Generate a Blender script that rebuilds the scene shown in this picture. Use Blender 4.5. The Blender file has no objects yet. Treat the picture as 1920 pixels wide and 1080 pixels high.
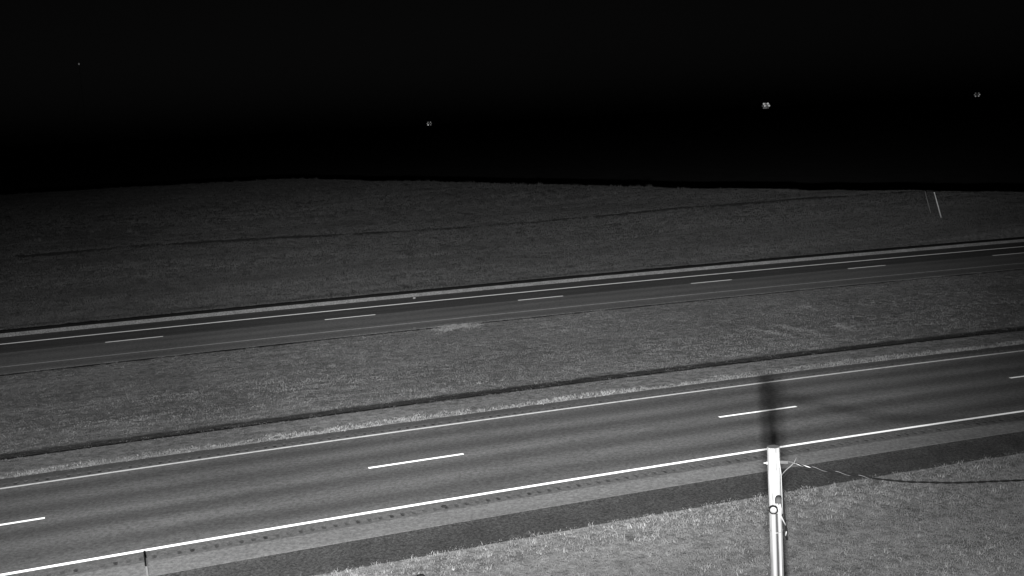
import bpy, bmesh, math, random
import numpy as np
from mathutils import Vector, Matrix

random.seed(7)
rng = np.random.default_rng(11)
scene = bpy.context.scene
col = scene.collection

# ------------------------------------------------------------------ camera
F_PX, PITCH, ROLL, CAM_H = 2020.08, 0.15495, -0.05275, 10.222
cam_d = bpy.data.cameras.new('camera')
cam_d.sensor_width = 36.0
cam_d.lens = F_PX / 1920 * 36.0
cam_d.clip_start = 0.1
cam_d.clip_end = 60000
cam = bpy.data.objects.new('camera', cam_d)
col.objects.link(cam)
Rm = Matrix.Rotation(math.pi / 2 - PITCH, 4, 'X') @ Matrix.Rotation(ROLL, 4, 'Z')
cam.matrix_world = Matrix.Translation((0, 0, CAM_H)) @ Rm
scene.camera = cam

# ------------------------------------------------------------------ night sky
world = bpy.data.worlds.new('World')
scene.world = world
world.use_nodes = True
nt = world.node_tree
bg = nt.nodes['Background']
sky = nt.nodes.new('ShaderNodeTexSky')
sky.sky_type = 'NISHITA'
sky.sun_disc = False
sky.sun_elevation = math.radians(-4.0)
sky.sun_rotation = math.radians(-8.0)
bwn = nt.nodes.new('ShaderNodeRGBToBW')          # the camera sees near infra-red only: one grey channel
nt.links.new(sky.outputs[0], bwn.inputs[0])
nt.links.new(bwn.outputs[0], bg.inputs['Color'])
bg.inputs['Strength'].default_value = 0.011

scene.view_settings.view_transform = 'Standard'
scene.view_settings.look = 'None'
scene.view_settings.exposure = 0.0
scene.view_settings.gamma = 1.0

# the infra-red illuminators on the camera mast (their light is created with the fixtures, further down)
IR_POS = Vector((0.04, 0.02, 8.55))
#            sideways m, azimuth deg (+ right), elevation deg, cone deg, blend, watts, radius
IR_BEAMS = [(-0.13, -11.5, -38.7, 140.0, 1.0, 64000.0, 0.115),
            (0.13, 4.5, 4.1, 56.0, 1.0, 172000.0, 0.115),
            (0.0, -17.6, -13.5, 34.0, 1.0, 60000.0, 0.115)]

# ------------------------------------------------------------------ helpers
def tag(o, label=None, cat=None, group=None, kind=None):
    if label: o['label'] = label
    if cat: o['category'] = cat
    if group: o['group'] = group
    if kind: o['kind'] = kind
    return o

def link(o, parent=None):
    col.objects.link(o)
    if parent is not None:
        o.parent = parent
    return o

def empty(name, loc, rz=0.0):
    o = bpy.data.objects.new(name, None)
    o.location = loc
    o.rotation_euler = (0, 0, rz)
    o.empty_display_size = 0.2
    return link(o)

def from_bm(name, bm, mat, parent=None, smooth=False):
    bmesh.ops.recalc_face_normals(bm, faces=bm.faces)
    me = bpy.data.meshes.new(name)
    bm.to_mesh(me)
    bm.free()
    if smooth:
        for p in me.polygons: p.use_smooth = True
    me.materials.append(mat)
    return link(bpy.data.objects.new(name, me), parent)

def from_np(name, verts, faces, mat, attrs=None, parent=None, smooth=False):
    """faces: (n, k) int array; attrs: dict name -> per-vertex float array"""
    me = bpy.data.meshes.new(name)
    n, k = faces.shape
    me.vertices.add(len(verts))
    me.vertices.foreach_set('co', np.asarray(verts, np.float32).ravel())
    me.loops.add(n * k)
    me.loops.foreach_set('vertex_index', faces.astype(np.int32).ravel())
    me.polygons.add(n)
    me.polygons.foreach_set('loop_start', np.arange(0, n * k, k, dtype=np.int32))
    me.polygons.foreach_set('loop_total', np.full(n, k, np.int32))
    if attrs:
        for an, av in attrs.items():
            a = me.attributes.new(an, 'FLOAT', 'POINT')
            a.data.foreach_set('value', np.asarray(av, np.float32))
    me.update(calc_edges=True)
    me.validate()
    if smooth:
        me.polygons.foreach_set('use_smooth', np.ones(n, bool))
    me.materials.append(mat)
    return link(bpy.data.objects.new(name, me), parent)

def bm_tube(bm, pts, rad, seg=10, cap=True):
    """tube through a list of points; rad is a number or a list"""
    pts = [Vector(p) for p in pts]
    if not isinstance(rad, (list, tuple)): rad = [rad] * len(pts)
    rings = []
    ref = None
    for i, p in enumerate(pts):
        d = (pts[min(i + 1, len(pts) - 1)] - pts[max(i - 1, 0)]).normalized()
        if ref is None:
            ref = Vector((0, 0, 1)) if abs(d.z) < 0.9 else Vector((1, 0, 0))
        u = (ref - d * ref.dot(d)).normalized()
        ref = u
        w = d.cross(u)
        rings.append([bm.verts.new(p + (u * math.cos(t) + w * math.sin(t)) * rad[i])
                      for t in [2 * math.pi * j / seg for j in range(seg)]])
    for a, b in zip(rings, rings[1:]):
        for j in range(seg):
            bm.faces.new((a[j], a[(j + 1) % seg], b[(j + 1) % seg], b[j]))
    if cap:
        bm.faces.new(rings[0][::-1])
        bm.faces.new(rings[-1])

def bm_box(bm, c, s, M=None, bevel=0.0):
    vs = []
    r = bmesh.ops.create_cube(bm, size=1.0)
    for v in r['verts']:
        v.co = Vector((v.co.x * s[0], v.co.y * s[1], v.co.z * s[2]))
    if bevel:
        es = list({e for v in r['verts'] for e in v.link_edges})
        r2 = bmesh.ops.bevel(bm, geom=es, offset=bevel, segments=2, affect='EDGES', profile=0.5)
        vs = list({v for f in r2['faces'] for v in f.verts} | {v for v in r['verts'] if v.is_valid})
    else:
        vs = r['verts']
    T = Matrix.Translation(c)
    for v in vs:
        v.co = (T @ M @ v.co) if M is not None else (T @ v.co)

def smoothstep(x, a, b):
    t = np.clip((x - a) / (b - a), 0, 1)
    return t * t * (3 - 2 * t)

def vnoise(x, y, seed=0):
    """cheap smooth value noise, 0..1"""
    xi = np.floor(x).astype(np.int64); yi = np.floor(y).astype(np.int64)
    fx = x - xi; fy = y - yi
    fx = fx * fx * (3 - 2 * fx); fy = fy * fy * (3 - 2 * fy)
    def h(a, b):
        n = (a * 374761393 + b * 668265263 + seed * 982451653) & 0x7fffffff
        n = ((n ^ (n >> 13)) * 1274126177) & 0x7fffffff
        return ((n ^ (n >> 16)) & 0xffff) / 65535.0
    return ((h(xi, yi) * (1 - fx) + h(xi + 1, yi) * fx) * (1 - fy)
            + (h(xi, yi + 1) * (1 - fx) + h(xi + 1, yi + 1) * fx) * fy)

# ------------------------------------------------------------------ where the road lies
HEAD = 0.36522            # heading of both carriageways against the camera's right
T_NEAR, T_FAR = 31.407, 62.694
K_NEAR, K_FAR = -0.00255, -0.00134
GRADE = -0.01117
FAR = T_FAR - T_NEAR      # offset of the far carriageway's centre line
Z_FAR = -0.753
CROWN = 0.06 / 3.66
SH, CH = math.sin(HEAD), math.cos(HEAD)

def st(s, off):
    """along-road metres s and offset from the near centre line -> world x, y"""
    s = np.asarray(s, float); off = np.asarray(off, float)
    k = K_NEAR + (K_FAR - K_NEAR) * np.clip(off / FAR, 0, 1)
    S0 = 90.0
    q = np.where(np.abs(s) < S0, s * s, S0 * S0 + 2 * S0 * (np.abs(s) - S0))
    t = T_NEAR + off + 0.5 * k * q
    return s * CH - t * SH, s * SH + t * CH

PROFILE = [(-60, -2.2), (-40, -1.9), (-22, -1.5), (-14, -1.15), (-9, -0.66), (-6.9, -0.36), (-6.6, -0.315), (-5.3, -0.16), (-5.25, -0.105), (-3.66, -0.06), (0, 0),
           (3.66, -0.06), (4.82, -0.10), (4.9, -0.13), (7.1, -0.12), (7.25, -0.135), (8.0, -0.31), (9.0, -0.35), (12, -0.50), (17, -0.90), (22, -1.0), (25.6, -0.91),
           (26.0, -0.86), (FAR - 3.66, Z_FAR - 0.06), (FAR, Z_FAR), (FAR + 3.66, Z_FAR - 0.06), (37.2, Z_FAR - .1), (37.5, Z_FAR + .07), (39.0, Z_FAR + .02), (40.3, -0.9), (44, -1.3), (60, -1.3), (80, -1.1), (120, -0.45), (180, 0.1), (260, 0.3), (99999, 0.3)]
PX = np.array([p[0] for p in PROFILE]); PZ = np.array([p[1] for p in PROFILE])

CREST_AZ = np.radians([-180, -60, -30, -21, -11.1, -7, 0.3, 9.25, 17.8, 25.2, 40, 70, 180])
CREST_R = np.array([280, 280, 265, 258, 246, 214, 176, 147, 133, 126, 118, 112, 112.])

def zrel(off):
    return np.interp(off, PX, PZ)

def ground_z(s, off, x=None, y=None):
    if x is None: x, y = st(s, off)
    sg = np.clip(s, -150, 260)
    z = zrel(off) + GRADE * sg
    r = np.hypot(x, y); az = np.arctan2(x, y)
    rc = np.interp(az, CREST_AZ, CREST_R) + 2.5 * (vnoise(az * 40, r * 0 + 3.1) - .5)
    # the rounded crest of the field, and the dark valley behind it
    far_side = off > 41
    w = np.where(far_side, smoothstep(r, rc * 0.55, rc), 0)
    z = z * (1 - w) + (-0.5) * w
    d = np.where(far_side, np.maximum(r - rc, 0), 0)
    fall = np.where(d < 12, 0.006 * d * d, 0.864 + 0.144 * (d - 12))
    z = z - np.minimum(fall, 13.0)
    # uneven turf, none of it under the pavements
    m = np.clip((-7.2 - off) / 2.5, 0, 1) + np.clip((off - 9.6) / 2, 0, 1) * np.clip((25.5 - off) / 2, 0, 1) + np.clip((off - 40.3) / 2, 0, 1)
    z = z + m * 0.12 * (vnoise(x * .33, y * .33, 5) - .5) * np.where(r < 400, 1, 0)
    return z

def wpt(s, off, dz=0.0):
    x, y = st(s, off)
    return Vector((float(x), float(y), float(ground_z(s, off)) + dz))

# ------------------------------------------------------------------ materials (all grey: an infra-red night picture)
def mat(name, val=0.2, rough=0.9, spec=0.2, metal=0.0):
    m = bpy.data.materials.new(name)
    m.use_nodes = True
    b = m.node_tree.nodes['Principled BSDF']
    b.inputs['Base Color'].default_value = (val, val, val, 1)
    b.inputs['Roughness'].default_value = rough
    b.inputs['Specular IOR Level'].default_value = spec
    b.inputs['Metallic'].default_value = metal
    return m

class NT:
    """a few shorthands for writing node trees"""
    def __init__(s, m):
        s.m = m; s.t = m.node_tree; s.b = s.t.nodes['Principled BSDF']
    def n(s, typ, **kw):
        x = s.t.nodes.new(typ)
        for k, v in kw.items(): setattr(x, k, v)
        return x
    def put(s, sock, v):
        if isinstance(v, bpy.types.NodeSocket): s.t.links.new(v, sock)
        else: sock.default_value = v
    def attr(s, name):
        return s.n('ShaderNodeAttribute', attribute_name=name).outputs['Fac']
    def math(s, op, a, b=0.0, c=0.0, clamp=False):
        x = s.n('ShaderNodeMath', operation=op); x.use_clamp = clamp
        for i, v in enumerate((a, b, c)): s.put(x.inputs[i], v)
        return x.outputs[0]
    def vec(s, x, y, z=0.0):
        c = s.n('ShaderNodeCombineXYZ')
        for i, v in enumerate((x, y, z)): s.put(c.inputs[i], v)
        return c.outputs[0]
    def noise(s, v, scale, detail=4.0, rough=0.6):
        x = s.n('ShaderNodeTexNoise')
        s.put(x.inputs['Vector'], v)
        x.inputs['Scale'].default_value = scale; x.inputs['Detail'].default_value = detail; x.inputs['Roughness'].default_value = rough
        return x.outputs[0]
    def step(s, v, a, b):
        x = s.n('ShaderNodeMapRange', interpolation_type='SMOOTHSTEP')
        s.put(x.inputs['Value'], v)
        s.put(x.inputs['From Min'], a); s.put(x.inputs['From Max'], b)
        return x.outputs[0]
    def ramp(s, v, stops):
        x = s.n('ShaderNodeValToRGB')
        s.put(x.inputs[0], v)
        e = x.color_ramp.elements
        while len(e) < len(stops): e.new(0.5)
        for el, (p, c) in zip(e, stops):
            el.position = p; el.color = (c, c, c, 1)
        return x.outputs[0]
    def bump(s, h, strength=0.5, dist=0.02):
        x = s.n('ShaderNodeBump')
        x.inputs['Strength'].default_value = strength; x.inputs['Distance'].default_value = dist
        s.put(x.inputs['Height'], h)
        s.t.links.new(x.outputs[0], s.b.inputs['Normal'])
    def base(s, v):
        s.t.links.new(v, s.b.inputs['Base Color'])
    def pos(s):
        return s.n('ShaderNodeNewGeometry').outputs['Position']
    def obj(s):
        return s.n('ShaderNodeTexCoord').outputs['Object']

def diffuse_rough(m, r=1.0):
    b = m.node_tree.nodes['Principled BSDF']
    if 'Diffuse Roughness' in b.inputs: b.inputs['Diffuse Roughness'].default_value = r

def asphalt(name, base, tracks, centre):
    """asphalt: aggregate grain, patchy wear stretched along the road, wheel paths polished darker"""
    m = mat(name, base, 0.95, 0.12); diffuse_rough(m)
    N = NT(m)
    s, o = N.attr('s'), N.attr('off')
    lo = N.math('SUBTRACT', o, centre)
    p = N.pos()
    grain = N.noise(p, 9.0, 6.0, 0.75)
    patch = N.noise(N.vec(N.math('MULTIPLY', s, 0.12), N.math('MULTIPLY', o, 1.0)), 1.1, 5.0, 0.62)
    v = N.math('MULTIPLY', N.step(grain, 0.25, 0.75), 0.8)
    v = N.math('ADD', v, 0.6)
    v = N.math('MULTIPLY', v, N.math('ADD', 0.64, N.math('MULTIPLY', patch, 0.72)))
    if tracks:
        # wheel paths 0.93 and 2.73 m either side of the lane line, wandering a little
        wob = N.math('MULTIPLY', N.math('SUBTRACT', N.noise(N.vec(N.math('MULTIPLY', s, 0.05), 0.0), 1.0, 2.0), 0.5), 0.5)
        a = N.math('ABSOLUTE', N.math('ADD', lo, wob))
        w = N.math('COSINE', N.math('MULTIPLY', N.math('SUBTRACT', a, 0.93), 2 * math.pi / 1.8))
        w = N.math('MULTIPLY', N.math('MULTIPLY', w, N.math('MULTIPLY', N.noise(N.vec(N.math('MULTIPLY', s, 0.07), N.math('MULTIPLY', o, 0.4)), 1.0, 3.0), -0.46)), tracks)
        v = N.math('MULTIPLY', v, N.math('ADD', 1.0, w))
    N.base(N.math('MULTIPLY', v, base))
    N.bump(N.math('ADD', grain, N.math('MULTIPLY', N.noise(p, 45.0, 3.0), 0.5)), 0.9, 0.03)
    return m

M_ASPH = asphalt('asphalt', 0.066, 1.0, 0.0)
M_ASPH_FAR = asphalt('asphalt_far', 0.085, 0.5, FAR)
M_ASPH_NEW = asphalt('asphalt_resurfaced', 0.053, 0.3, FAR)
M_SHOULD = asphalt('paved_shoulder', 0.102, 0.0, 0.0)
M_RUMBLE_BAND = asphalt('sealed_rumble_band', 0.070, 0.0, 0.0)
M_GROOVE = asphalt('milled_asphalt', 0.066, 0.0, 0.0)
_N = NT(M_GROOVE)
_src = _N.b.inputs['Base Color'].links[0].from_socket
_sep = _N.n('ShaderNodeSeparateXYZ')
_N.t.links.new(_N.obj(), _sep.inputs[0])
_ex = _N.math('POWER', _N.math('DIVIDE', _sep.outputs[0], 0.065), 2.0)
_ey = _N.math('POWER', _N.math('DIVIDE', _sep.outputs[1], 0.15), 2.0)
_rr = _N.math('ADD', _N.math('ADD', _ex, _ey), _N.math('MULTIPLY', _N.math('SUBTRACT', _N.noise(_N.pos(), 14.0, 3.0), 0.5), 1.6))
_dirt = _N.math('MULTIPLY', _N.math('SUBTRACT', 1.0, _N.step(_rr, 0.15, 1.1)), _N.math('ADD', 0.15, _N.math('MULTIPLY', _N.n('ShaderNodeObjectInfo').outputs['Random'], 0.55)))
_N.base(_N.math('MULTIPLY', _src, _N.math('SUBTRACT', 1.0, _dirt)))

def gravel(name, base):
    m = mat(name, base, 1.0, 0.1); diffuse_rough(m)
    N = NT(m); p = N.pos()
    a = N.noise(p, 14.0, 5.0, 0.8); b = N.noise(p, 1.3, 4.0)
    v = N.math('MULTIPLY', N.math('ADD', 0.35, N.math('MULTIPLY', N.step(a, 0.3, 0.75), 1.3)), N.math('ADD', 0.6, N.math('MULTIPLY', b, 0.8)))
    N.base(N.math('MULTIPLY', v, base))
    N.bump(a, 1.0, 0.06)
    return m
M_GRAVEL = gravel('dark_gravel', 0.050)
M_GRAVEL_FAR = gravel('dark_gravel_far', 0.032)
M_PALE_GRAVEL = gravel('pale_gravel', 0.24)

def paint(name, base, wear):
    m = mat(name, base, 0.7, 0.3); diffuse_rough(m)
    N = NT(m); p = N.pos()
    a = N.noise(p, 6.0, 6.0, 0.7)
    k = N.step(a, 0.62 - wear * 0.2, 0.78 - wear * 0.1)
    N.base(N.math('SUBTRACT', base, N.math('MULTIPLY', k, base * (0.25 + wear * 0.35))))
    N.bump(N.noise(p, 60.0, 2.0), 0.5, 0.01)
    return m
M_WHITE = paint('white_line_paint', 0.82, 0.1)
M_WHITE_FAR = paint('white_line_paint_far', 0.85, 0.3)
M_YELLOW = paint('yellow_line_paint', 0.40, 0.6)
M_YELLOW_FAR = paint('yellow_line_paint_worn', 0.24, 0.9)

def ground_mat():
    m = mat('turf_soil', 0.1, 1.0, 0.05); diffuse_rough(m)
    N = NT(m); p = N.pos()
    s, o = N.attr('s'), N.attr('off')
    ln = N.attr('fieldline')
    tuft = N.noise(p, 3.2, 6.0, 0.75)
    streak = N.noise(N.vec(N.math('MULTIPLY', s, 0.10), o), 0.9, 5.0, 0.6)
    big = N.noise(p, 0.13, 3.0)
    fine = N.noise(N.vec(N.math('MULTIPLY', s, 0.02), o), 3.4, 2.0)
    v = N.math('ADD', 0.45, N.math('MULTIPLY', N.step(tuft, 0.25, 0.75), 0.75))
    v = N.math('MULTIPLY', v, N.math('ADD', 0.6, N.math('MULTIPLY', streak, 0.8)))
    v = N.math('MULTIPLY', v, N.math('ADD', 0.75, N.math('MULTIPLY', big, 0.5)))
    v = N.math('MULTIPLY', v, N.math('ADD', 0.6, N.math('MULTIPLY', fine, 0.8)))
    v = N.math('MULTIPLY', v, 0.19)
    # narrow channel in the median, darker than the ground on either side
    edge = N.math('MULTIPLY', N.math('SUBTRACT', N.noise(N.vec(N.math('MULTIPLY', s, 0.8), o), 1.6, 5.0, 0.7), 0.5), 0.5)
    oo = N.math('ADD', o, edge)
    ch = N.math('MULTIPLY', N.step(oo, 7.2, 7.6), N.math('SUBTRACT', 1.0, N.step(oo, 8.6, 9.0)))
    # a darker line across the field
    l2 = N.math('ADD', ln, N.math('MULTIPLY', edge, 3.0))
    fl = N.math('MULTIPLY', N.step(l2, -2.0, -0.6), N.math('SUBTRACT', 1.0, N.step(l2, 0.5, 2.0)))
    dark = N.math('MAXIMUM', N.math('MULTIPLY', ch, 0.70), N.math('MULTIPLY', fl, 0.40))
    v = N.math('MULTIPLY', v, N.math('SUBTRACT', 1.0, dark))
    N.base(v)
    N.bump(tuft, 1.0, 0.25)
    return m
M_GROUND = ground_mat()

def grass_mat(name, base):
    m = mat(name, base, 1.0, 0.05); diffuse_rough(m)
    N = NT(m)
    N.base(N.math('MULTIPLY', N.attr('tint'), base))
    return m
M_GRASS = grass_mat('grass_blades', 0.20)

# ------------------------------------------------------------------ the ground, one sheet to the horizon
def grow(a, b, step, ratio, limit):
    out = []; x = b; st_ = step
    while x < limit:
        st_ *= ratio; x += st_; out.append(x)
    return out

sa = list(np.arange(-60, 200.1, 1.25))
sp = grow(0, 200, 1.25, 1.16, 22000); sn = [-v for v in grow(0, 60, 1.25, 1.16, 22000)]
SS = np.array(sorted(sn + sa + sp))
oa = sorted(set([p[0] for p in PROFILE if -60 < p[0] < 100] + list(np.arange(-40, -6.6, 0.4)) + list(np.arange(4.9, 26, 0.35)) + list(np.arange(39.2, 60, 0.6))
                + list(np.arange(60, 280, 1.6))))
oa = [o for i, o in enumerate(oa) if i == 0 or o - oa[i - 1] > 0.04 or o in PX]
op = grow(0, oa[-1], 1.6, 1.18, 26000); on = [-v for v in grow(0, -oa[0], 0.8, 1.18, 22000)]
OO = np.array(sorted(on + oa + op))
Sg, Og = np.meshgrid(SS, OO, indexing='ij')
Xg, Yg = st(Sg, Og)
Zg = ground_z(Sg, Og, Xg, Yg)
# keep the soil a hand below the pavements that lie on it
pave = ((Og > -6.55) & (Og < 4.86)) | ((Og > 25.95) & (Og < 39.9))
Zg = np.where(pave, Zg - 0.10, Zg)
LINE_S = np.array([-400, -9.5, 6, 25, 44, 63, 82, 400.]); LINE_O = np.array([91, 88, 88.8, 85.5, 82.2, 79.3, 74.5, 50.])
def fieldline(s, off):
    return off - np.interp(s, LINE_S, LINE_O)
ns, no = Sg.shape
idx = np.arange(ns * no).reshape(ns, no)
quads = np.stack([idx[:-1, :-1], idx[1:, :-1], idx[1:, 1:], idx[:-1, 1:]], -1).reshape(-1, 4)
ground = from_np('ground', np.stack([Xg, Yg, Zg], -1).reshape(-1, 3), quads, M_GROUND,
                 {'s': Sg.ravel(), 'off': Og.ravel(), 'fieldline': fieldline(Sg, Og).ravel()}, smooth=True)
tag(ground, kind='structure')

# ------------------------------------------------------------------ pavements
def road_z(s, off):
    return zrel(off) + GRADE * np.clip(s, -150, 260)

def strip(name, offs, s_stations, mat_, lift=0.0, parent=None, skirt=0.14, holes=None, zfun=None):
    """a slab that follows the road: offs are the edges across, holes(o0,o1) gives along-road gaps for that lane of quads"""
    V, Fc, A, B = [], [], [], []
    def add(s, o, dz):
        x, y = st(s, o)
        V.append((float(x), float(y), float((zfun or road_z)(s, o)) + lift + dz)); A.append(s); B.append(o)
        return len(V) - 1
    for o0, o1 in zip(offs, offs[1:]):
        gaps = holes(o0, o1) if holes else None
        segs = []
        if gaps:
            cur = s_stations[0]
            for g0, g1 in gaps:
                segs.append((cur, g0)); cur = g1
            segs.append((cur, s_stations[-1]))
            lst = []
            for a, b in segs:
                inner = [v for v in s_stations if a < v < b] if b - a > 3 else []
                lst.append([a] + inner + [b])
        else:
            lst = [list(s_stations)]
        for L in lst:
            prev = None
            for s in L:
                cur = (add(s, o0, 0), add(s, o1, 0))
                if prev: Fc.append((prev[0], cur[0], cur[1], prev[1]))
                prev = cur
    if skirt:
        for o in (offs[0], offs[-1]):
            prev = None
            for s in s_stations:
                cur = (add(s, o, 0), add(s, o, -skirt))
                if prev: Fc.append((prev[0], cur[0], cur[1], prev[1]) if o == offs[-1] else (prev[0], prev[1], cur[1], cur[0]))
                prev = cur
    return from_np(name, np.array(V), np.array(Fc), mat_, {'s': A, 'off': B}, parent)

STN = sorted([-v for v in grow(0, 60, 4, 1.3, 3000)] + list(np.arange(-60, 200.1, 2.5)) + grow(0, 200, 4, 1.3, 3000))
PITCH_R = 0.305
def groove_list(s0, s1):
    n = int((s1 - s0) / PITCH_R)
    return [s0 + i * PITCH_R for i in range(n)]
G_NEAR = groove_list(-5.0, 32.0)
G_MED = groove_list(-6.5, 42.0)
GL = 0.13
def holes(o0, o1):
    if abs(o0 + 4.28) < 1e-6: return [(g - GL / 2, g + GL / 2) for g in G_NEAR]
    if abs(o0 - 3.90) < 1e-6: return [(g - GL / 2, g + GL / 2) for g in G_MED]
    return None

road_near = tag(strip('road', [-3.76, 0, 3.90, 4.20, 4.82], STN, M_ASPH, holes=holes), kind='structure')
band = tag(strip('rumble_band', [-4.42, -4.28, -4.02, -3.76], STN, M_RUMBLE_BAND, holes=holes, skirt=0), kind='structure')
tag(strip('paved_shoulder', [-5.27, -4.42], STN, M_SHOULD), kind='structure')

def wavy_strip(name, o_in, o_out, amp, mat_, z_drop):
    """loose gravel with ragged edges lying against the pavement"""
    ss = np.array(sorted([-v for v in grow(0, 60, 2, 1.3, 3000)] + list(np.arange(-60, 200.1, 0.5)) + grow(0, 200, 2, 1.3, 3000)))
    us = np.linspace(0, 1, 7)
    sg, ug = np.meshgrid(ss, us, indexing='ij')
    e = (vnoise(sg * 0.9, ug * 0 + 2.2, 21) - .5) * amp + (vnoise(sg * 2.7, ug * 0 + 7.2, 22) - .5) * amp * .6
    og = o_in + (o_out - o_in) * ug + e * ug
    x, y = st(sg, og)
    z = road_z(sg, og) - 0.012 + 0.026 * ug + 0.012 * (vnoise(x * 3, y * 3, 4) - .5) * np.where((ug > .05), 1, 0) + z_drop
    i = np.arange(sg.size).reshape(sg.shape)
    q = np.stack([i[:-1, :-1], i[1:, :-1], i[1:, 1:], i[:-1, 1:]], -1).reshape(-1, 4)
    o = from_np(name, np.stack([x, y, z], -1).reshape(-1, 3), q, mat_, {'s': sg.ravel(), 'off': og.ravel()}, smooth=True)
    return tag(o, kind='structure')
wavy_strip('gravel_shoulder', -5.27, -6.64, 0.05, M_GRAVEL, 0)

road_far = tag(strip('road', [26.05, FAR - 3.66, FAR], STN, M_ASPH_FAR), kind='structure')
tag(strip('resurfaced_lane', [FAR, FAR + 3.66, 37.2], STN, M_ASPH_NEW), kind='structure')
wavy_strip('gravel_berm', 37.2, 37.52, 0.04, M_PALE_GRAVEL, 0)
wavy_strip('gravel_shoulder', 37.52, 40.2, 0.4, M_GRAVEL_FAR, -0.006)

# rumble grooves: each one a shallow milled trough filling its slot
def groove_mesh(w):
    V, Fc = [], []
    n = 6
    for i in range(n + 1):
        u = -1 + 2 * i / n
        z = -0.020 * (1 - u * u)
        V += [(u * GL / 2, -w / 2, z), (u * GL / 2, w / 2, z)]
    for i in range(n):
        Fc.append((2 * i, 2 * i + 2, 2 * i + 3, 2 * i + 1))
    for side in (0, 1):
        c = [2 * i + side for i in range(n + 1)]
        Fc.append(tuple(c if side else c[::-1]))
    me = bpy.data.meshes.new('rumble_groove')
    me.from_pydata(V, [], Fc)
    me.materials.append(M_GROOVE)
    return me
def put_grooves(lst, o0, o1, parent):
    me = groove_mesh(o1 - o0)
    oc = (o0 + o1) / 2
    for g in lst:
        x0, y0 = st(g - .1, oc); x1, y1 = st(g + .1, oc)
        x, y = st(g, oc)
        o = bpy.data.objects.new('rumble_groove', me)
        tilt = math.atan(GRADE)
        cross = math.atan((float(zrel(o1)) - float(zrel(o0))) / (o1 - o0))
        o.matrix_world = (Matrix.Translation((float(x), float(y), float(road_z(g, oc)))) @ Matrix.Rotation(math.atan2(float(y1 - y0), float(x1 - x0)), 4, 'Z')
                          @ Matrix.Rotation(-tilt, 4, 'Y') @ Matrix.Rotation(cross, 4, 'X'))
        link(o, parent)
put_grooves(G_NEAR, -4.28, -4.02, band)
put_grooves(G_MED, 3.90, 4.20, road_near)

# painted lines, sheets 4 mm above the asphalt
S_LINE = sorted(list(np.arange(-60, 200.1, 2.0)) + grow(0, 200, 4, 1.3, 3000) + [-v for v in grow(0, 60, 4, 1.3, 3000)])
def line(name, off, w, m, parent):
    return strip(name, [off - w / 2, off + w / 2], S_LINE, m, lift=0.004, parent=parent, skirt=0)
line('edge_line', -3.66, 0.14, M_WHITE, road_near)
line('edge_line', 3.66, 0.14, M_YELLOW, road_near)
line('edge_line', FAR + 3.66 - 0.42, 0.25, M_WHITE_FAR, road_far)
line('edge_line', FAR - 3.66, 0.14, M_YELLOW_FAR, road_far)
for n in range(-4, 14):
    a = 6.979 + n * 12.19
    strip('lane_dash', [-0.065, 0.065], [a, a + 1.02, a + 2.03, a + 3.05], M_WHITE, lift=0.004, parent=road_near, skirt=0)
for n in range(-5, 13):
    a = 11.992 + n * 12.19
    strip('lane_dash', [FAR - 0.08, FAR + 0.08], [a, a + 1.02, a + 2.03, a + 3.05], M_WHITE_FAR, lift=0.004, parent=road_far, skirt=0)

# ------------------------------------------------------------------ grass
cp, sp_ = math.cos(PITCH), math.sin(PITCH)
def in_view(x, y, z, mx=1.22, my=1.18):
    zz = z - CAM_H
    d = y * cp - zz * sp_
    v = -(y * sp_ + zz * cp) / d * F_PX
    u = x / d * F_PX
    c, s = math.cos(ROLL), math.sin(ROLL)
    U = u * c - v * s; V_ = u * s + v * c
    return (d > 1) & (np.abs(U) < 960 * mx) & (V_ < 540 * my) & (V_ > -540)

def scatter(density, s0, s1, o0, o1, keep=None, mx=1.22, my=1.18):
    n = int(density * (s1 - s0) * (o1 - o0))
    s = rng.uniform(s0, s1, n); o = rng.uniform(o0, o1, n)
    x, y = st(s, o)
    m = in_view(x, y, zrel(o), mx, my)
    r = np.hypot(x, y); az = np.arctan2(x, y)
    m &= r < np.interp(az, CREST_AZ, CREST_R) + 9
    if keep is not None: m &= keep(s, o)
    return s[m], o[m], x[m], y[m]

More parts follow.
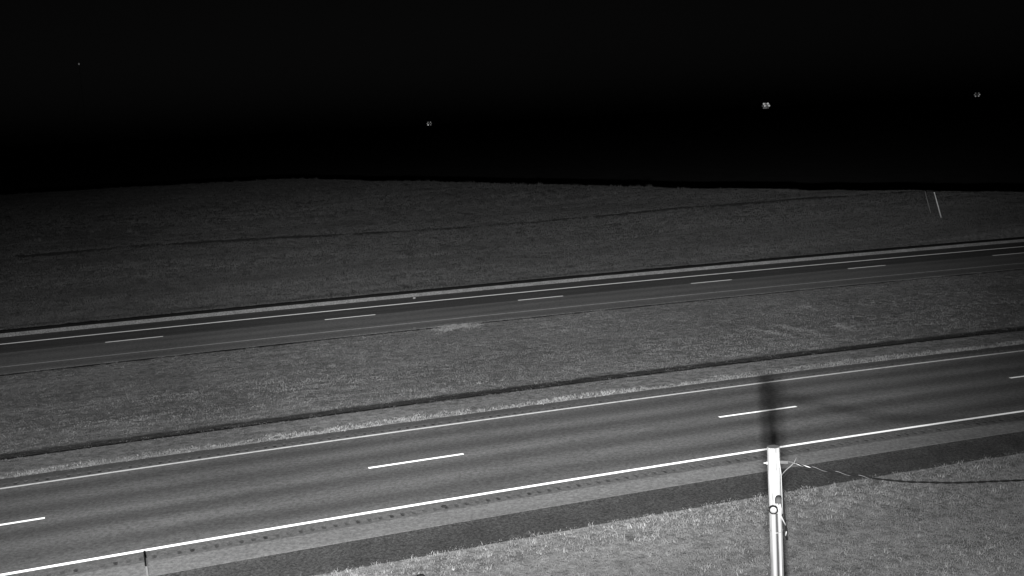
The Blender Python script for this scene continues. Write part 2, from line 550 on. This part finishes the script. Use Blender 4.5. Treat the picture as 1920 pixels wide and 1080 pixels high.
def tufts(name, parts, label, cat, group=None):
    """parts: list of (s, o, x, y, blades, height, width, spread, tint); every blade one tapering, bent two-face leaf"""
    VV, FF, TT = [], [], []
    base = 0
    for (s, o, x, y, nb, h, w, spread, tint) in parts:
        n = len(x)
        if n == 0: continue
        z = ground_z(s, o, x, y)
        low = nb >= 12 or float(np.mean(y)) > 75          # small far leaves are single faces
        X = np.repeat(x, nb) + rng.normal(0, spread, n * nb)
        Y = np.repeat(y, nb) + rng.normal(0, spread, n * nb)
        Z = np.repeat(z, nb) - 0.03
        T = np.repeat(tint, nb) * rng.uniform(0.75, 1.2, n * nb)
        Hh = np.repeat(h, nb) * rng.uniform(0.45, 1.15, n * nb)
        Ww = np.repeat(w, nb) * rng.uniform(0.6, 1.3, n * nb)
        a = rng.uniform(0, 2 * np.pi, n * nb)
        dx, dy = np.cos(a) * Ww / 2, np.sin(a) * Ww / 2
        b = rng.uniform(0, 2 * np.pi, n * nb); ln = rng.uniform(0.1, 0.75, n * nb) * Hh
        lx, ly = np.cos(b) * ln, np.sin(b) * ln
        P = np.stack([np.stack([X - dx, Y - dy, Z], -1), np.stack([X + dx, Y + dy, Z], -1),
                      np.stack([X + dx * .7 + lx * .35, Y + dy * .7 + ly * .35, Z + Hh * .62], -1),
                      np.stack([X - dx * .5 + lx * .35, Y - dy * .5 + ly * .35, Z + Hh * .60], -1),
                      np.stack([X + lx, Y + ly, Z + Hh], -1)], 1)
        if low:
            P = P[:, [0, 1, 4]]
            k = np.arange(n * nb) * 3 + base
            VV.append(P.reshape(-1, 3)); FF.append(np.stack([k, k + 1, k + 2], -1)); TT.append(np.repeat(T, 3))
            base += n * nb * 3
            continue
        k = np.arange(n * nb) * 5 + base
        F1 = np.stack([k, k + 1, k + 2], -1); F2 = np.stack([k, k + 2, k + 3], -1); F3 = np.stack([k + 3, k + 2, k + 4], -1)
        VV.append(P.reshape(-1, 3)); FF += [F1, F2, F3]; TT.append(np.repeat(T, 5))
        base += n * nb * 5
    o = from_np(name, np.concatenate(VV), np.concatenate(FF), M_GRASS, {'tint': np.concatenate(TT)})
    return tag(o, label, cat, group, 'stuff')

def patchy(s, o, a=0.25, b=0.6, seed=31):
    """patchiness of the sward: clumps, and longer streaks along the road"""
    return 0.70 + .55 * a * (vnoise(s * 1.3, o * 1.3, seed) - .3) + .5 * b * (vnoise(s * .12, o * .7, seed + 1) - .4) + .22 * (vnoise(s * .3, o * .35, seed + 2) - .4)

U = lambda n, lo, hi: rng.uniform(lo, hi, n)

# near verge
def verge_part(dens, o0, o1, nb, h, w, tl, th):
    s, o, x, y = scatter(dens, -8, 40, o0, o1)
    o_keep = o < -6.50 - 0.10 * vnoise(s * 5.0, s * 0, 77) - .06 * vnoise(s * .7, s * 0, 78)
    s, o, x, y = s[o_keep], o[o_keep], x[o_keep], y[o_keep]
    n = len(s)
    edge = 1 + 0.25 * np.exp(-(o + 6.7) ** 2 / 3.0)
    return (s, o, x, y, nb, U(n, h * .6, h * 1.3), U(n, w * .7, w * 1.3), 0.06, patchy(s, o) * U(n, tl, th) * edge)
tufts('verge_grass', [verge_part(120, -20, -6.4, 6, 0.085, 0.020, 0.75, 1.1), verge_part(7, -20, -6.5, 8, 0.13, 0.020, 0.95, 1.5)],
      'rough pale grass on the verge between the gravel and the wooden pole', 'grass')

TRACKS = [((33.0, 16.6), (32.2, 12.0), 0.30, 0.55), ((31.5, 17.0), (30.7, 12.0), 0.30, 0.55), ((35.6, 15.3), (33.9, 11.9), 0.25, 0.45), ((17.2, 25.2), (19.3, 25.6), 0.75, 0.6)]
def worn(s, o):
    """tyre tracks of a vehicle that crossed the median: pale flattened grass; and one dry patch"""
    k = np.ones_like(s)
    for (s0, o0), (s1, o1), w, g in TRACKS:
        dx, dy = s1 - s0, o1 - o0
        L2 = dx * dx + dy * dy
        u = np.clip(((s - s0) * dx + (o - o0) * dy) / L2, 0, 1)
        d = np.hypot(s - s0 - u * dx, o - o0 - u * dy - 0.8 * u * (1 - u))
        k += g * np.exp(-(d / w) ** 2)
    return k

# median: tall pale fringe at the pavement, rough strip, open sward
def med_part(dens, o0, o1, nb, h, w, tl, th, keep=None, seed=31, spread=0.09):
    s, o, x, y = scatter(dens, -16, 85, o0, o1, keep)
    n = len(s)
    return (s, o, x, y, nb, U(n, h * .6, h * 1.3), U(n, w * .7, w * 1.3), spread, patchy(s, o, seed=seed) * U(n, tl, th) * worn(s, o))
tufts('median_fringe_grass', [med_part(45, 4.86, 5.7, 8, 0.10, 0.028, 1.15, 1.5, lambda s, o: o < 5.25 + .45 * vnoise(s * .8, s * 0, 3)),
                              med_part(50, 5.2, 7.15, 8, 0.055, 0.022, 0.75, 1.0, lambda s, o: vnoise(s * .04, o * 5.0, 8) > .42)],
      'pale dry grass strip along the median edge of the near carriageway', 'grass')
def chan_keep(s, o):
    return vnoise(s * .18, o * 4.5, 71) > .52
def med_keep(s, o):
    return (o < 26.12 - .4 * vnoise(s * .7, s * 0, 5) + .6 * np.exp(-((s - 18) / 5.0) ** 2)) & (o > 8.95 - .35 * vnoise(s * .9, s * 0, 15))
def track_part(tr, per_m, nb, h, w, tl, th):
    (s0, o0), (s1, o1), wd, _ = tr
    n = int(per_m * math.hypot(s1 - s0, o1 - o0))
    u = rng.uniform(0, 1, n)
    s = s0 + (s1 - s0) * u + rng.normal(0, wd * .55, n); o = o0 + (o1 - o0) * u + 0.8 * u * (1 - u) + rng.normal(0, wd * .45, n)
    ok = (o < 26.0) & (o > 9.2)
    s, o = s[ok], o[ok]
    x, y = st(s, o)
    n = len(s)
    return (s, o, x, y, nb, U(n, h * .6, h * 1.3), U(n, w * .7, w * 1.3), 0.08, U(n, tl, th))
tufts('median_grass', [track_part(TRACKS[0], 45, 12, .055, .03, .8, .98), track_part(TRACKS[1], 30, 12, .055, .03, .8, .98), track_part(TRACKS[2], 22, 12, .055, .03, .75, .95),
                       track_part(TRACKS[3], 130, 12, .085, .03, .95, 1.25),
                       med_part(22, 7.75, 8.95, 10, 0.05, 0.022, 0.7, 1.0, chan_keep, 46, 0.08),
                       med_part(24, 8.6, 26.3, 13, 0.07, 0.022, 1.10, 1.30, med_keep, 41, 0.14),
                       med_part(0.35, 9.2, 26.0, 14, 0.11, 0.022, 1.0, 1.4, med_keep, 43, 0.10), med_part(0.25, 9.2, 26.0, 14, 0.10, 0.03, 0.3, 0.5, med_keep, 44, 0.10)],
      'mown grey grass filling the median between the two carriageways', 'grass')

# the field behind the far carriageway up to its crest
def field_part(dens, o0, o1, nb, h, w, tl, th, seed=51, s0=-70, s1=230):
    keep = lambda s, o: (np.abs(fieldline(s, o)) > 1.5 * vnoise(s * .35, o * .35, 6)) & (o > 39.85 + .3 * vnoise(s * .9, s * 0, 19))
    s, o, x, y = scatter(dens, s0, s1, o0, o1, keep, 1.12)
    n = len(s)
    return (s, o, x, y, nb, U(n, h * .6, h * 1.3), U(n, w * .7, w * 1.3), 0.22, patchy(s * .6, o * .6, seed=seed) * U(n, tl, th))
tufts('field_grass', [field_part(10, 39.2, 62, 10, 0.13, 0.055, 0.62, 0.82, s0=-40, s1=120),
                      field_part(6, 62, 110, 8, 0.17, 0.085, 0.6, 0.85, 53, -55, 160),
                      field_part(3, 110, 270, 5, 0.26, 0.15, 0.6, 0.9, 55, -90, 230), field_part(0.12, 100, 270, 12, 0.55, 0.09, 0.6, 1.0, 57, -90, 230), field_part(0.10, 40, 110, 12, 0.28, 0.08, 0.2, 0.45, 58, -50, 150)],
      'dim rough prairie grass rising from the far gravel shoulder to the dark crest', 'grass')

# ------------------------------------------------------------------ wooden service pole with its riser pipes
def wood():
    m = mat('weathered_wood', 0.5, 0.85, 0.2)
    N = NT(m); p = N.obj()
    mp = N.n('ShaderNodeMapping'); N.t.links.new(p, mp.inputs[0]); mp.inputs['Scale'].default_value = (14, 14, 0.8)
    a = N.noise(mp.outputs[0], 2.0, 6.0, 0.7)
    N.base(N.ramp(a, [(0.34, 0.03), (0.52, 0.11)]))
    N.bump(a, 0.6, 0.02)
    return m
M_WOOD = wood()
M_ENDGRAIN = mat('end_grain', 0.03, 1.0)
M_STEEL = mat('galvanized_steel', 0.12, 0.6, 0.3, 0.2)
M_PVC = mat('grey_pipe', 0.10, 0.6, 0.3)
M_DARK = mat('black_rubber', 0.004, 0.9, 0.02)
M_ALU = mat('bare_aluminium_wire', 0.035, 0.6, 0.3, 0.2)
M_PALEWIRE = mat('pale_wire', 0.12, 0.6, 0.3)

AX = Vector((0.97164, -0.23648, 0)).normalized()       # to the right along the verge
TC = Vector((-0.23648, -0.97164, 0)).normalized()      # towards the road camera's mast
UP = Vector((0, 0, 1))
POLE_TOP = Vector((3.665, 15.06, 5.336))
POLE_BASE = Vector((3.770, 15.035, -1.75))
PR_TOP, PR_BASE = 0.090, 0.118

def build_pole(name, top, base, label, cat, group=None):
    root = empty(name, base)
    tag(root, label, cat, group)
    bm = bmesh.new()
    ax = (top - base)
    n = 12
    pts = [ax * (i / n) for i in range(n + 1)]
    rad = [PR_BASE + (PR_TOP - PR_BASE) * i / n + random.uniform(-.0015, .0015) for i in range(n + 1)]
    bm_tube(bm, pts, rad, 24)
    from_bm('pole_shaft', bm, M_WOOD, root, True)
    bm = bmesh.new()
    u = ax.normalized()
    bm_tube(bm, [ax - u * 0.004, ax + u * 0.006], PR_TOP - 0.006, 24)
    from_bm('end_grain', bm, M_ENDGRAIN, root)
    return root

pole = build_pole('wooden_pole', POLE_TOP, POLE_BASE, 'pale wooden service pole with two riser pipes and loose wires', 'pole')
def pl(dx, dz, dc=0.0):
    """point beside the pole: dx right, dz below the top (positive down), dc towards the mast; local to the pole's base"""
    t = dz / (POLE_TOP.z - POLE_BASE.z)
    axis = POLE_TOP.lerp(POLE_BASE, t)
    return axis + AX * dx + TC * dc - POLE_BASE

def part_tube(name, pts, r, m, parent=pole, seg=10, smooth=True):
    bm = bmesh.new()
    bm_tube(bm, pts, r, seg)
    return from_bm(name, bm, m, parent, smooth)

DEP = POLE_TOP.z - POLE_BASE.z
# two pipes strapped to the pole, the left one wider
cl, cr_ = -0.030, 0.055
fr = lambda dz: PR_TOP + (PR_BASE - PR_TOP) * dz / DEP
part_tube('riser_pipe', [pl(cl, 0.93, fr(.93) + .030), pl(cl, 3.5, fr(3.5) + .030), pl(cl, DEP - .02, fr(DEP) + .030)], 0.036, M_PVC, seg=16)
part_tube('riser_pipe', [pl(cr_, 0.80, fr(.8) + .004), pl(cr_, 3.5, fr(3.5) + .004), pl(cr_, DEP - .02, fr(DEP) + .004)], 0.021, M_STEEL, seg=14)
part_tube('gap_shade', [pl(.018, 0.98, fr(.98) + .012), pl(.018, 3.5, fr(3.5) + .012), pl(.018, DEP - .02, fr(DEP) + .012)], 0.014, mat('dark_gap_shade', 0.018, 0.9, 0.05))  # dark strand added in place of the shade between the two pipes
# round cap closing the left pipe, with a dark rim
cpos = pl(cl + 0.004, 0.90, fr(.9) + .055)
cap = part_tube('pipe_cap', [cpos - TC * .05, cpos + TC * .012], 0.050, M_STEEL, seg=24)
bm = bmesh.new()
ring = [cpos + TC * .006 + (AX * math.cos(t) + UP * math.sin(t)) * 0.056 for t in [2 * math.pi * i / 24 for i in range(25)]]
bm_tube(bm, ring, 0.012, 8, cap=False)
from_bm('rim', bm, M_DARK, cap, True)
# weatherhead: hooded elbow on top of the right pipe
hood = part_tube('weatherhead', [pl(cr_, .83, fr(.8) + .004), pl(cr_, .77, fr(.8) + .006), pl(cr_ - .004, .735, fr(.8) + .035), pl(cr_ - .008, .745, fr(.8) + .075), pl(cr_ - .01, .79, fr(.8) + .092)],
                 [.024, .038, .048, .050, .046], mat('cast_hood', 0.02, 0.8, 0.1), seg=16)
f0 = fr(.8)
part_tube('wire', [pl(.035, .78, f0 + .085), pl(.045, .86, f0 + .11), pl(.075, .96, f0 + .10), pl(.105, 1.04, f0 + .08), pl(.140, 1.13, f0 + .05)], 0.0085, M_PALEWIRE)
part_tube('wire', [pl(.065, .78, f0 + .085), pl(.082, .86, f0 + .10), pl(.076, .97, f0 + .11), pl(.085, 1.05, f0 + .09)], 0.0085, M_PALEWIRE)
part_tube('wire', [pl(.140, 1.13, f0 + .05), pl(.150, 1.22, f0 + .04), pl(.145, 1.30, f0 + .03), pl(.155, 1.36, f0 + .03)], 0.016, M_DARK)
part_tube('wire_end', [pl(.148, 1.22, f0 + .058), pl(.135, 1.29, f0 + .05)], 0.008, M_PALEWIRE)
part_tube('wire', [pl(.120, .70, .0), pl(.124, .9, .01), pl(.132, 1.05, .01), pl(.137, 1.13, .02)], 0.011, M_DARK)
for dz in (1.25, 2.6, 4.0, 5.4):
    bm = bmesh.new()
    arc = [pl(0, dz) + (AX * math.sin(t) + TC * math.cos(t)) * (fr(dz) + .004) + TC * (.055 * max(0, math.cos(t))) for t in [-1.9 + 3.8 * i / 14 for i in range(15)]]
    bm_tube(bm, arc, 0.007, 6)
    from_bm('pipe_strap', bm, M_STEEL, pole, True)
# through bolt, side bracket with its clamp
part_tube('bolt', [pl(-fr(.24) - .055, .245), pl(-fr(.24) + .01, .245)], 0.011, M_STEEL)
part_tube('bolt', [pl(-fr(.24) - .012, .245), pl(-fr(.24) + .004, .245)], 0.024, M_STEEL, seg=6, smooth=False)
Mrot = Matrix.Rotation(math.atan2(AX.y, AX.x), 4, 'Z')
bm = bmesh.new()
bm_box(bm, pl(fr(.24) + .055, .225, .0), (.115, .03, .048), Mrot, 0.006)
from_bm('side_bracket', bm, mat('bracket_metal', 0.016, 0.7, 0.2), pole)
part_tube('ground_wire', [pl(.055, .06, .07), pl(.070, .14, .066), pl(.088, .30, .045), pl(.098, .40, .03), pl(.100, .70, .03), pl(.102, 1.0, .03)], 0.006, M_STEEL)
part_tube('wire', [pl(.105, .42, .02), pl(.135, .375, .02), pl(.18, .325, .02), pl(.235, .278, .02), pl(.29, .215, .02), pl(.325, .14, .01)], [.005, .006, .007, .008, .006, .003], M_ALU)
part_tube('wire', [pl(.11, .46, .03), pl(.15, .42, .03), pl(.20, .365, .02), pl(.28, .33, .02), pl(.40, .325, .01), pl(.50, .345, .0)], 0.010, M_DARK)

# second pole out along the verge, and the service cable between the two
AXC = Vector((1, 0, 0))
P2_BASE = POLE_BASE + AXC * 7.4 + Vector((0, 0, -0.05))
P2_TOP = P2_BASE + Vector((0, 0, 7.0))
build_pole('wooden_pole', P2_TOP, P2_BASE, 'wooden pole at the far end of the black cable', 'pole')
def cab(dx):
    """hang of the cable below the pole top, dx metres to the right"""
    xs = [.20, .31, .54, .85, 1.16, 1.47, 1.94, 2.63, 3.64, 5.0, 6.2, 7.31]
    ds = [.245, .265, .34, .42, .49, .56, .635, .69, .705, .65, .52, .32]
    return float(np.interp(dx, xs, ds))
xs = np.linspace(.20, 7.31, 160)
# smooth the hang so the cable bends evenly
dd = np.array([cab(x) for x in xs])
for _ in range(6): dd[1:-1] = (dd[:-2] + 2 * dd[1:-1] + dd[2:]) / 4
path = [POLE_TOP + AXC * x - UP * d for x, d in zip(xs, dd)]
cable = empty('service_cable', path[0])
tag(cable, 'twisted black service cable sagging away from the wooden pole', 'cable')
def strand(name, ph, r_off, r, m, i0, i1, pitch=0.34):
    bm = bmesh.new()
    pts = []
    fine = []
    for i in range(i0, i1 - 1):
        for k in range(4):
            fine.append((path[i].lerp(path[i + 1], k / 4), xs[i] + (xs[i + 1] - xs[i]) * k / 4))
    for p, x in fine:
        t = 2 * math.pi * x / pitch + ph
        pts.append(p + (UP * math.cos(t) + TC * math.sin(t)) * r_off - path[0])
    bm_tube(bm, pts, r, 7)
    return from_bm(name, bm, m, cable, True)
strand('conductor', 0, .0085, .0085, M_DARK, 2, 160)
strand('conductor', math.pi, .0085, .0085, M_DARK, 2, 160)
strand('neutral_wire', math.pi / 2, .014, .0042, M_ALU, 0, 28)
bm = bmesh.new()
bm_tube(bm, [p - path[0] for p in path[2:9]], [.006, .011, .011, .011, .011, .010, .006], 10)
from_bm('dead_end_grip', bm, M_PALEWIRE, cable, True)

# ------------------------------------------------------------------ delineator by the gravel
def delineator(s, o, h, label, lean=0.0):
    b = wpt(s, o, -0.05)
    root = empty('delineator_post', b)
    tag(root, label, 'delineator')
    # thin steel U-channel: web and two flanges
    bm = bmesh.new()
    d = Vector((lean, 0, 1))
    hh = h * 0.98
    for dx, dy, sx, sy in ((0, 0, .042, .005), (-.0205, .013, .005, .022), (.0205, .013, .005, .022)):
        bm_box(bm, Vector((dx + lean * hh / 2, dy, hh / 2)), (sx, sy, hh), Matrix.Shear('XY', 4, (lean, 0)))
    from_bm('channel_post', bm, mat('dull_steel', 0.11, 0.8, 0.2), root)
    bm = bmesh.new()
    bm_box(bm, Vector((lean * (h - .12), -.012, h - .105)), (.046, .012, .21), None, 0.004)
    refl = from_bm('reflector_plate', bm, M_DARK, root)
    for dz in (-.07, .07):
        bm = bmesh.new()
        bm_tube(bm, [Vector((lean * (h - .12), -.021, h - .125 + dz)), Vector((lean * (h - .12), -.015, h - .125 + dz))], 0.006, 8)
        from_bm('rivet', bm, M_DARK, refl)
    return root
delineator(0.28, -6.55, 1.20, 'slim grey delineator post with a black head at the gravel edge', -0.03)

# ------------------------------------------------------------------ leaning rods made up for two bright streaks in the field
def rod(name, s, o, h, r, lx, ly, m, label, cat):
    b = wpt(s, o, -0.1)
    root = empty(name, b)
    tag(root, label, cat)
    bm = bmesh.new()
    bm_tube(bm, [Vector((0, 0, 0)), Vector((lx * .5, ly * .5, h * .5)), Vector((lx, ly, h))], [r, r, r * .8], 10)
    sh = from_bm('rod', bm, m, root, True)
    bm = bmesh.new()
    bm_tube(bm, [Vector((lx * .985, ly * .985, h * .985)), Vector((lx * 1.01, ly * 1.01, h * 1.01))], r * 1.25, 10)
    from_bm('end_cap', bm, m, root, True)
    return root
ROD_A = (73.6, 51.4); ROD_B = (75.3, 54.8)
rod('placeholder_rod', *ROD_A, 2.5, 0.055, -0.66, 0.1, mat('white_rod', 0.8, 0.5), 'bright white marker rod for a streak in the far field', 'placeholder')
rod('placeholder_rod', *ROD_B, 2.2, 0.04, -0.55, 0.1, mat('grey_rod', 0.25, 0.8), 'dull grey rod for a fainter streak beside the bright white one', 'placeholder')

# ------------------------------------------------------------------ distant lights at the horizon
def emit(name, v, strength):
    m = mat(name, v)
    b = m.node_tree.nodes['Principled BSDF']
    b.inputs['Emission Color'].default_value = (1, 1, 1, 1)
    b.inputs['Emission Strength'].default_value = strength
    return m
M_MAST = mat('mast_steel', 0.04, 0.8, 0.1)
def high_mast(az, r, ring_r, heads, strength, label):
    x, y = math.sin(az) * r, math.cos(az) * r
    t_ = -x * SH + y * CH
    zb = float(np.interp(r, [0, 1], [0, 1])) * 0 - 13.4
    root = empty('mast_light', (x, y, zb))
    tag(root, label, 'mast light', 'mast lights on the horizon')
    top = CAM_H - zb + 0.2
    bm = bmesh.new()
    bm_tube(bm, [Vector((0, 0, -.5)), Vector((0, 0, top * .5)), Vector((0, 0, top + .4))], [.32, .24, .13], 12)
    from_bm('mast', bm, M_MAST, root, True)
    side = Vector((math.cos(az), -math.sin(az), 0)); fwd = Vector((-math.sin(az), -math.cos(az), 0))
    rows = 3
    bm = bmesh.new()
    for k in range(rows):
        zz = top + (k - 1) * ring_r * .62
        bm_tube(bm, [side * -ring_r + Vector((0, 0, zz)), side * ring_r + Vector((0, 0, zz))], .06, 6)
    from_bm('lamp_frame', bm, M_MAST, root, True)
    rr = random.Random(int(r))
    for k in range(rows):
        nn = heads + (1 if k == 1 else 0)
        zz = top + (k - 1) * ring_r * .62
        for i in range(nn):
            u = (i - (nn - 1) / 2) / max(1, nn - 1) * 2 * ring_r * (.95 if k == 1 else .6)
            c = side * u + Vector((0, 0, zz)) + fwd * .35
            bm = bmesh.new()
            bmesh.ops.create_icosphere(bm, subdivisions=2, radius=ring_r * .30)
            for v in bm.verts: v.co = c + Vector((v.co.x, v.co.y, v.co.z))
            g = rr.choice([.25, .5, .7, 1.0, 2.2])
            from_bm('lamp_head', bm, emit('lamp_glow', .05, strength * g), root, True)
    return root
high_mast(math.atan2(-0.0676, 0.9977), 900, 1.7, 2, 0.20, 'small steady lamp bank on the horizon above the middle of the field')
high_mast(math.atan2(0.2346, 0.9721), 860, 2.5, 3, 0.16, 'largest and brightest speckled bank of lamps on the horizon')
high_mast(math.atan2(0.3991, 0.9169), 910, 1.8, 2, 0.07, 'faintest of the horizon lamp banks, beyond the leaning marker rods')

# a faint pinpoint light on a made-up tall thin mast, far away to the left
def pinpoint_mast(dx, dy, r, height_above_cam, rad, strength):
    zb = -13.4
    root = empty('pinpoint_mast', (dx * r, dy * r, zb))
    tag(root, 'tiny faint beacon light alone high above the dark horizon', 'pinpoint')
    top = CAM_H + height_above_cam - zb
    bm = bmesh.new()
    bm_tube(bm, [Vector((0, 0, -.5)), Vector((0, 0, top * .5)), Vector((0, 0, top - rad))], [.16, .13, .1], 8)
    from_bm('mast', bm, M_MAST, root, True)
    for i in range(3):
        a = 2 * math.pi * i / 3 + .4
        bm = bmesh.new()
        bm_tube(bm, [Vector((0, 0, top * .8)), Vector((math.cos(a) * 45, math.sin(a) * 45, 0))], .03, 5)
        from_bm('guy_wire', bm, M_MAST, root)
    bm = bmesh.new()
    bmesh.ops.create_icosphere(bm, subdivisions=2, radius=rad)
    for v in bm.verts: v.co = Vector((v.co.x * .8, v.co.y * .8, v.co.z + top))
    from_bm('pinpoint_lamp', bm, emit('pinpoint_glow', .05, strength), root, True)
pinpoint_mast(-0.35647, 0.93430, 1200, 1200 * 0.06551, 1.0, 0.07)

# ------------------------------------------------------------------ small loose things
def lump(name, loc, size, m, label, cat, seed):
    bm = bmesh.new()
    bmesh.ops.create_icosphere(bm, subdivisions=2, radius=1)
    rr = random.Random(seed)
    for v in bm.verts:
        k = rr.uniform(.75, 1.2)
        v.co = Vector((v.co.x * size[0] * k, v.co.y * size[1] * k, v.co.z * size[2] * k + size[2] * .6))
    o = from_bm(name, bm, m, None)
    o.location = loc
    return tag(o, label, cat)
M_STONE = mat('dark_stone', 0.025, 1.0)
M_SCRAP = mat('pale_scrap', 0.3, 0.8)
lump('stone', wpt(8.05, -4.15, 0.0), (.07, .05, .03), M_STONE, 'black chip lying in the rumble strip by the white edge line', 'debris', 3)
lump('stone', wpt(6.35, -7.6, 0.02), (.10, .07, .06), M_STONE, 'small dark stone in the pale verge grass', 'stone', 4)
lump('litter_scrap', wpt(18.9, 36.3, 0.0), (.09, .07, .08), M_SCRAP, 'small pale scrap on the far shoulder above the white line', 'litter', 5)

# ------------------------------------------------------------------ the mast that carries the camera and its infra-red lamps
mast_z = float(ground_z(np.array(-0.12), np.array(-31.5)))
mast = empty('camera_mast', (0.0, -0.55, mast_z))
tag(mast, 'steel camera mast with three infra-red floodlights', 'mast')
bm = bmesh.new()
bm_tube(bm, [Vector((0, 0, -.1)), Vector((0, 0, 6)), Vector((0, 0, 11.2 - mast_z))], [.16, .12, .09], 20)
from_bm('mast_tube', bm, M_MAST, mast, True)
for i, (sx_, az, el, cone, blend, watts, rad) in enumerate(IR_BEAMS):
    p = IR_POS + Vector((sx_ * 1.0, 0, 0))
    d = Vector((math.sin(math.radians(az)) * math.cos(math.radians(el)), math.cos(math.radians(az)) * math.cos(math.radians(el)), math.sin(math.radians(el))))
    loc = p - Vector(mast.location)
    q = d.to_track_quat('-Z', 'Y')
    Mq = q.to_matrix().to_4x4()
    bm = bmesh.new()
    bm_box(bm, loc - d * 0.14, (.12, .16, .10), Mq, 0.01)
    fl = from_bm('floodlight', bm, M_DARK, mast)
    bm = bmesh.new()
    bm_tube(bm, [loc - d * .12, Vector((0, 0.08, loc.z))], .02, 8)
    from_bm('floodlight_arm', bm, M_MAST, mast, True)
    ld = bpy.data.lights.new('ir_lamp', 'SPOT')
    ld.energy = watts
    ld.spot_size = math.radians(cone)
    ld.spot_blend = blend
    ld.shadow_soft_size = rad
    ld.color = (1, 1, 1)
    lo = bpy.data.objects.new('ir_lamp', ld)
    lo.matrix_world = Matrix.Translation(p) @ Mq
    link(lo)
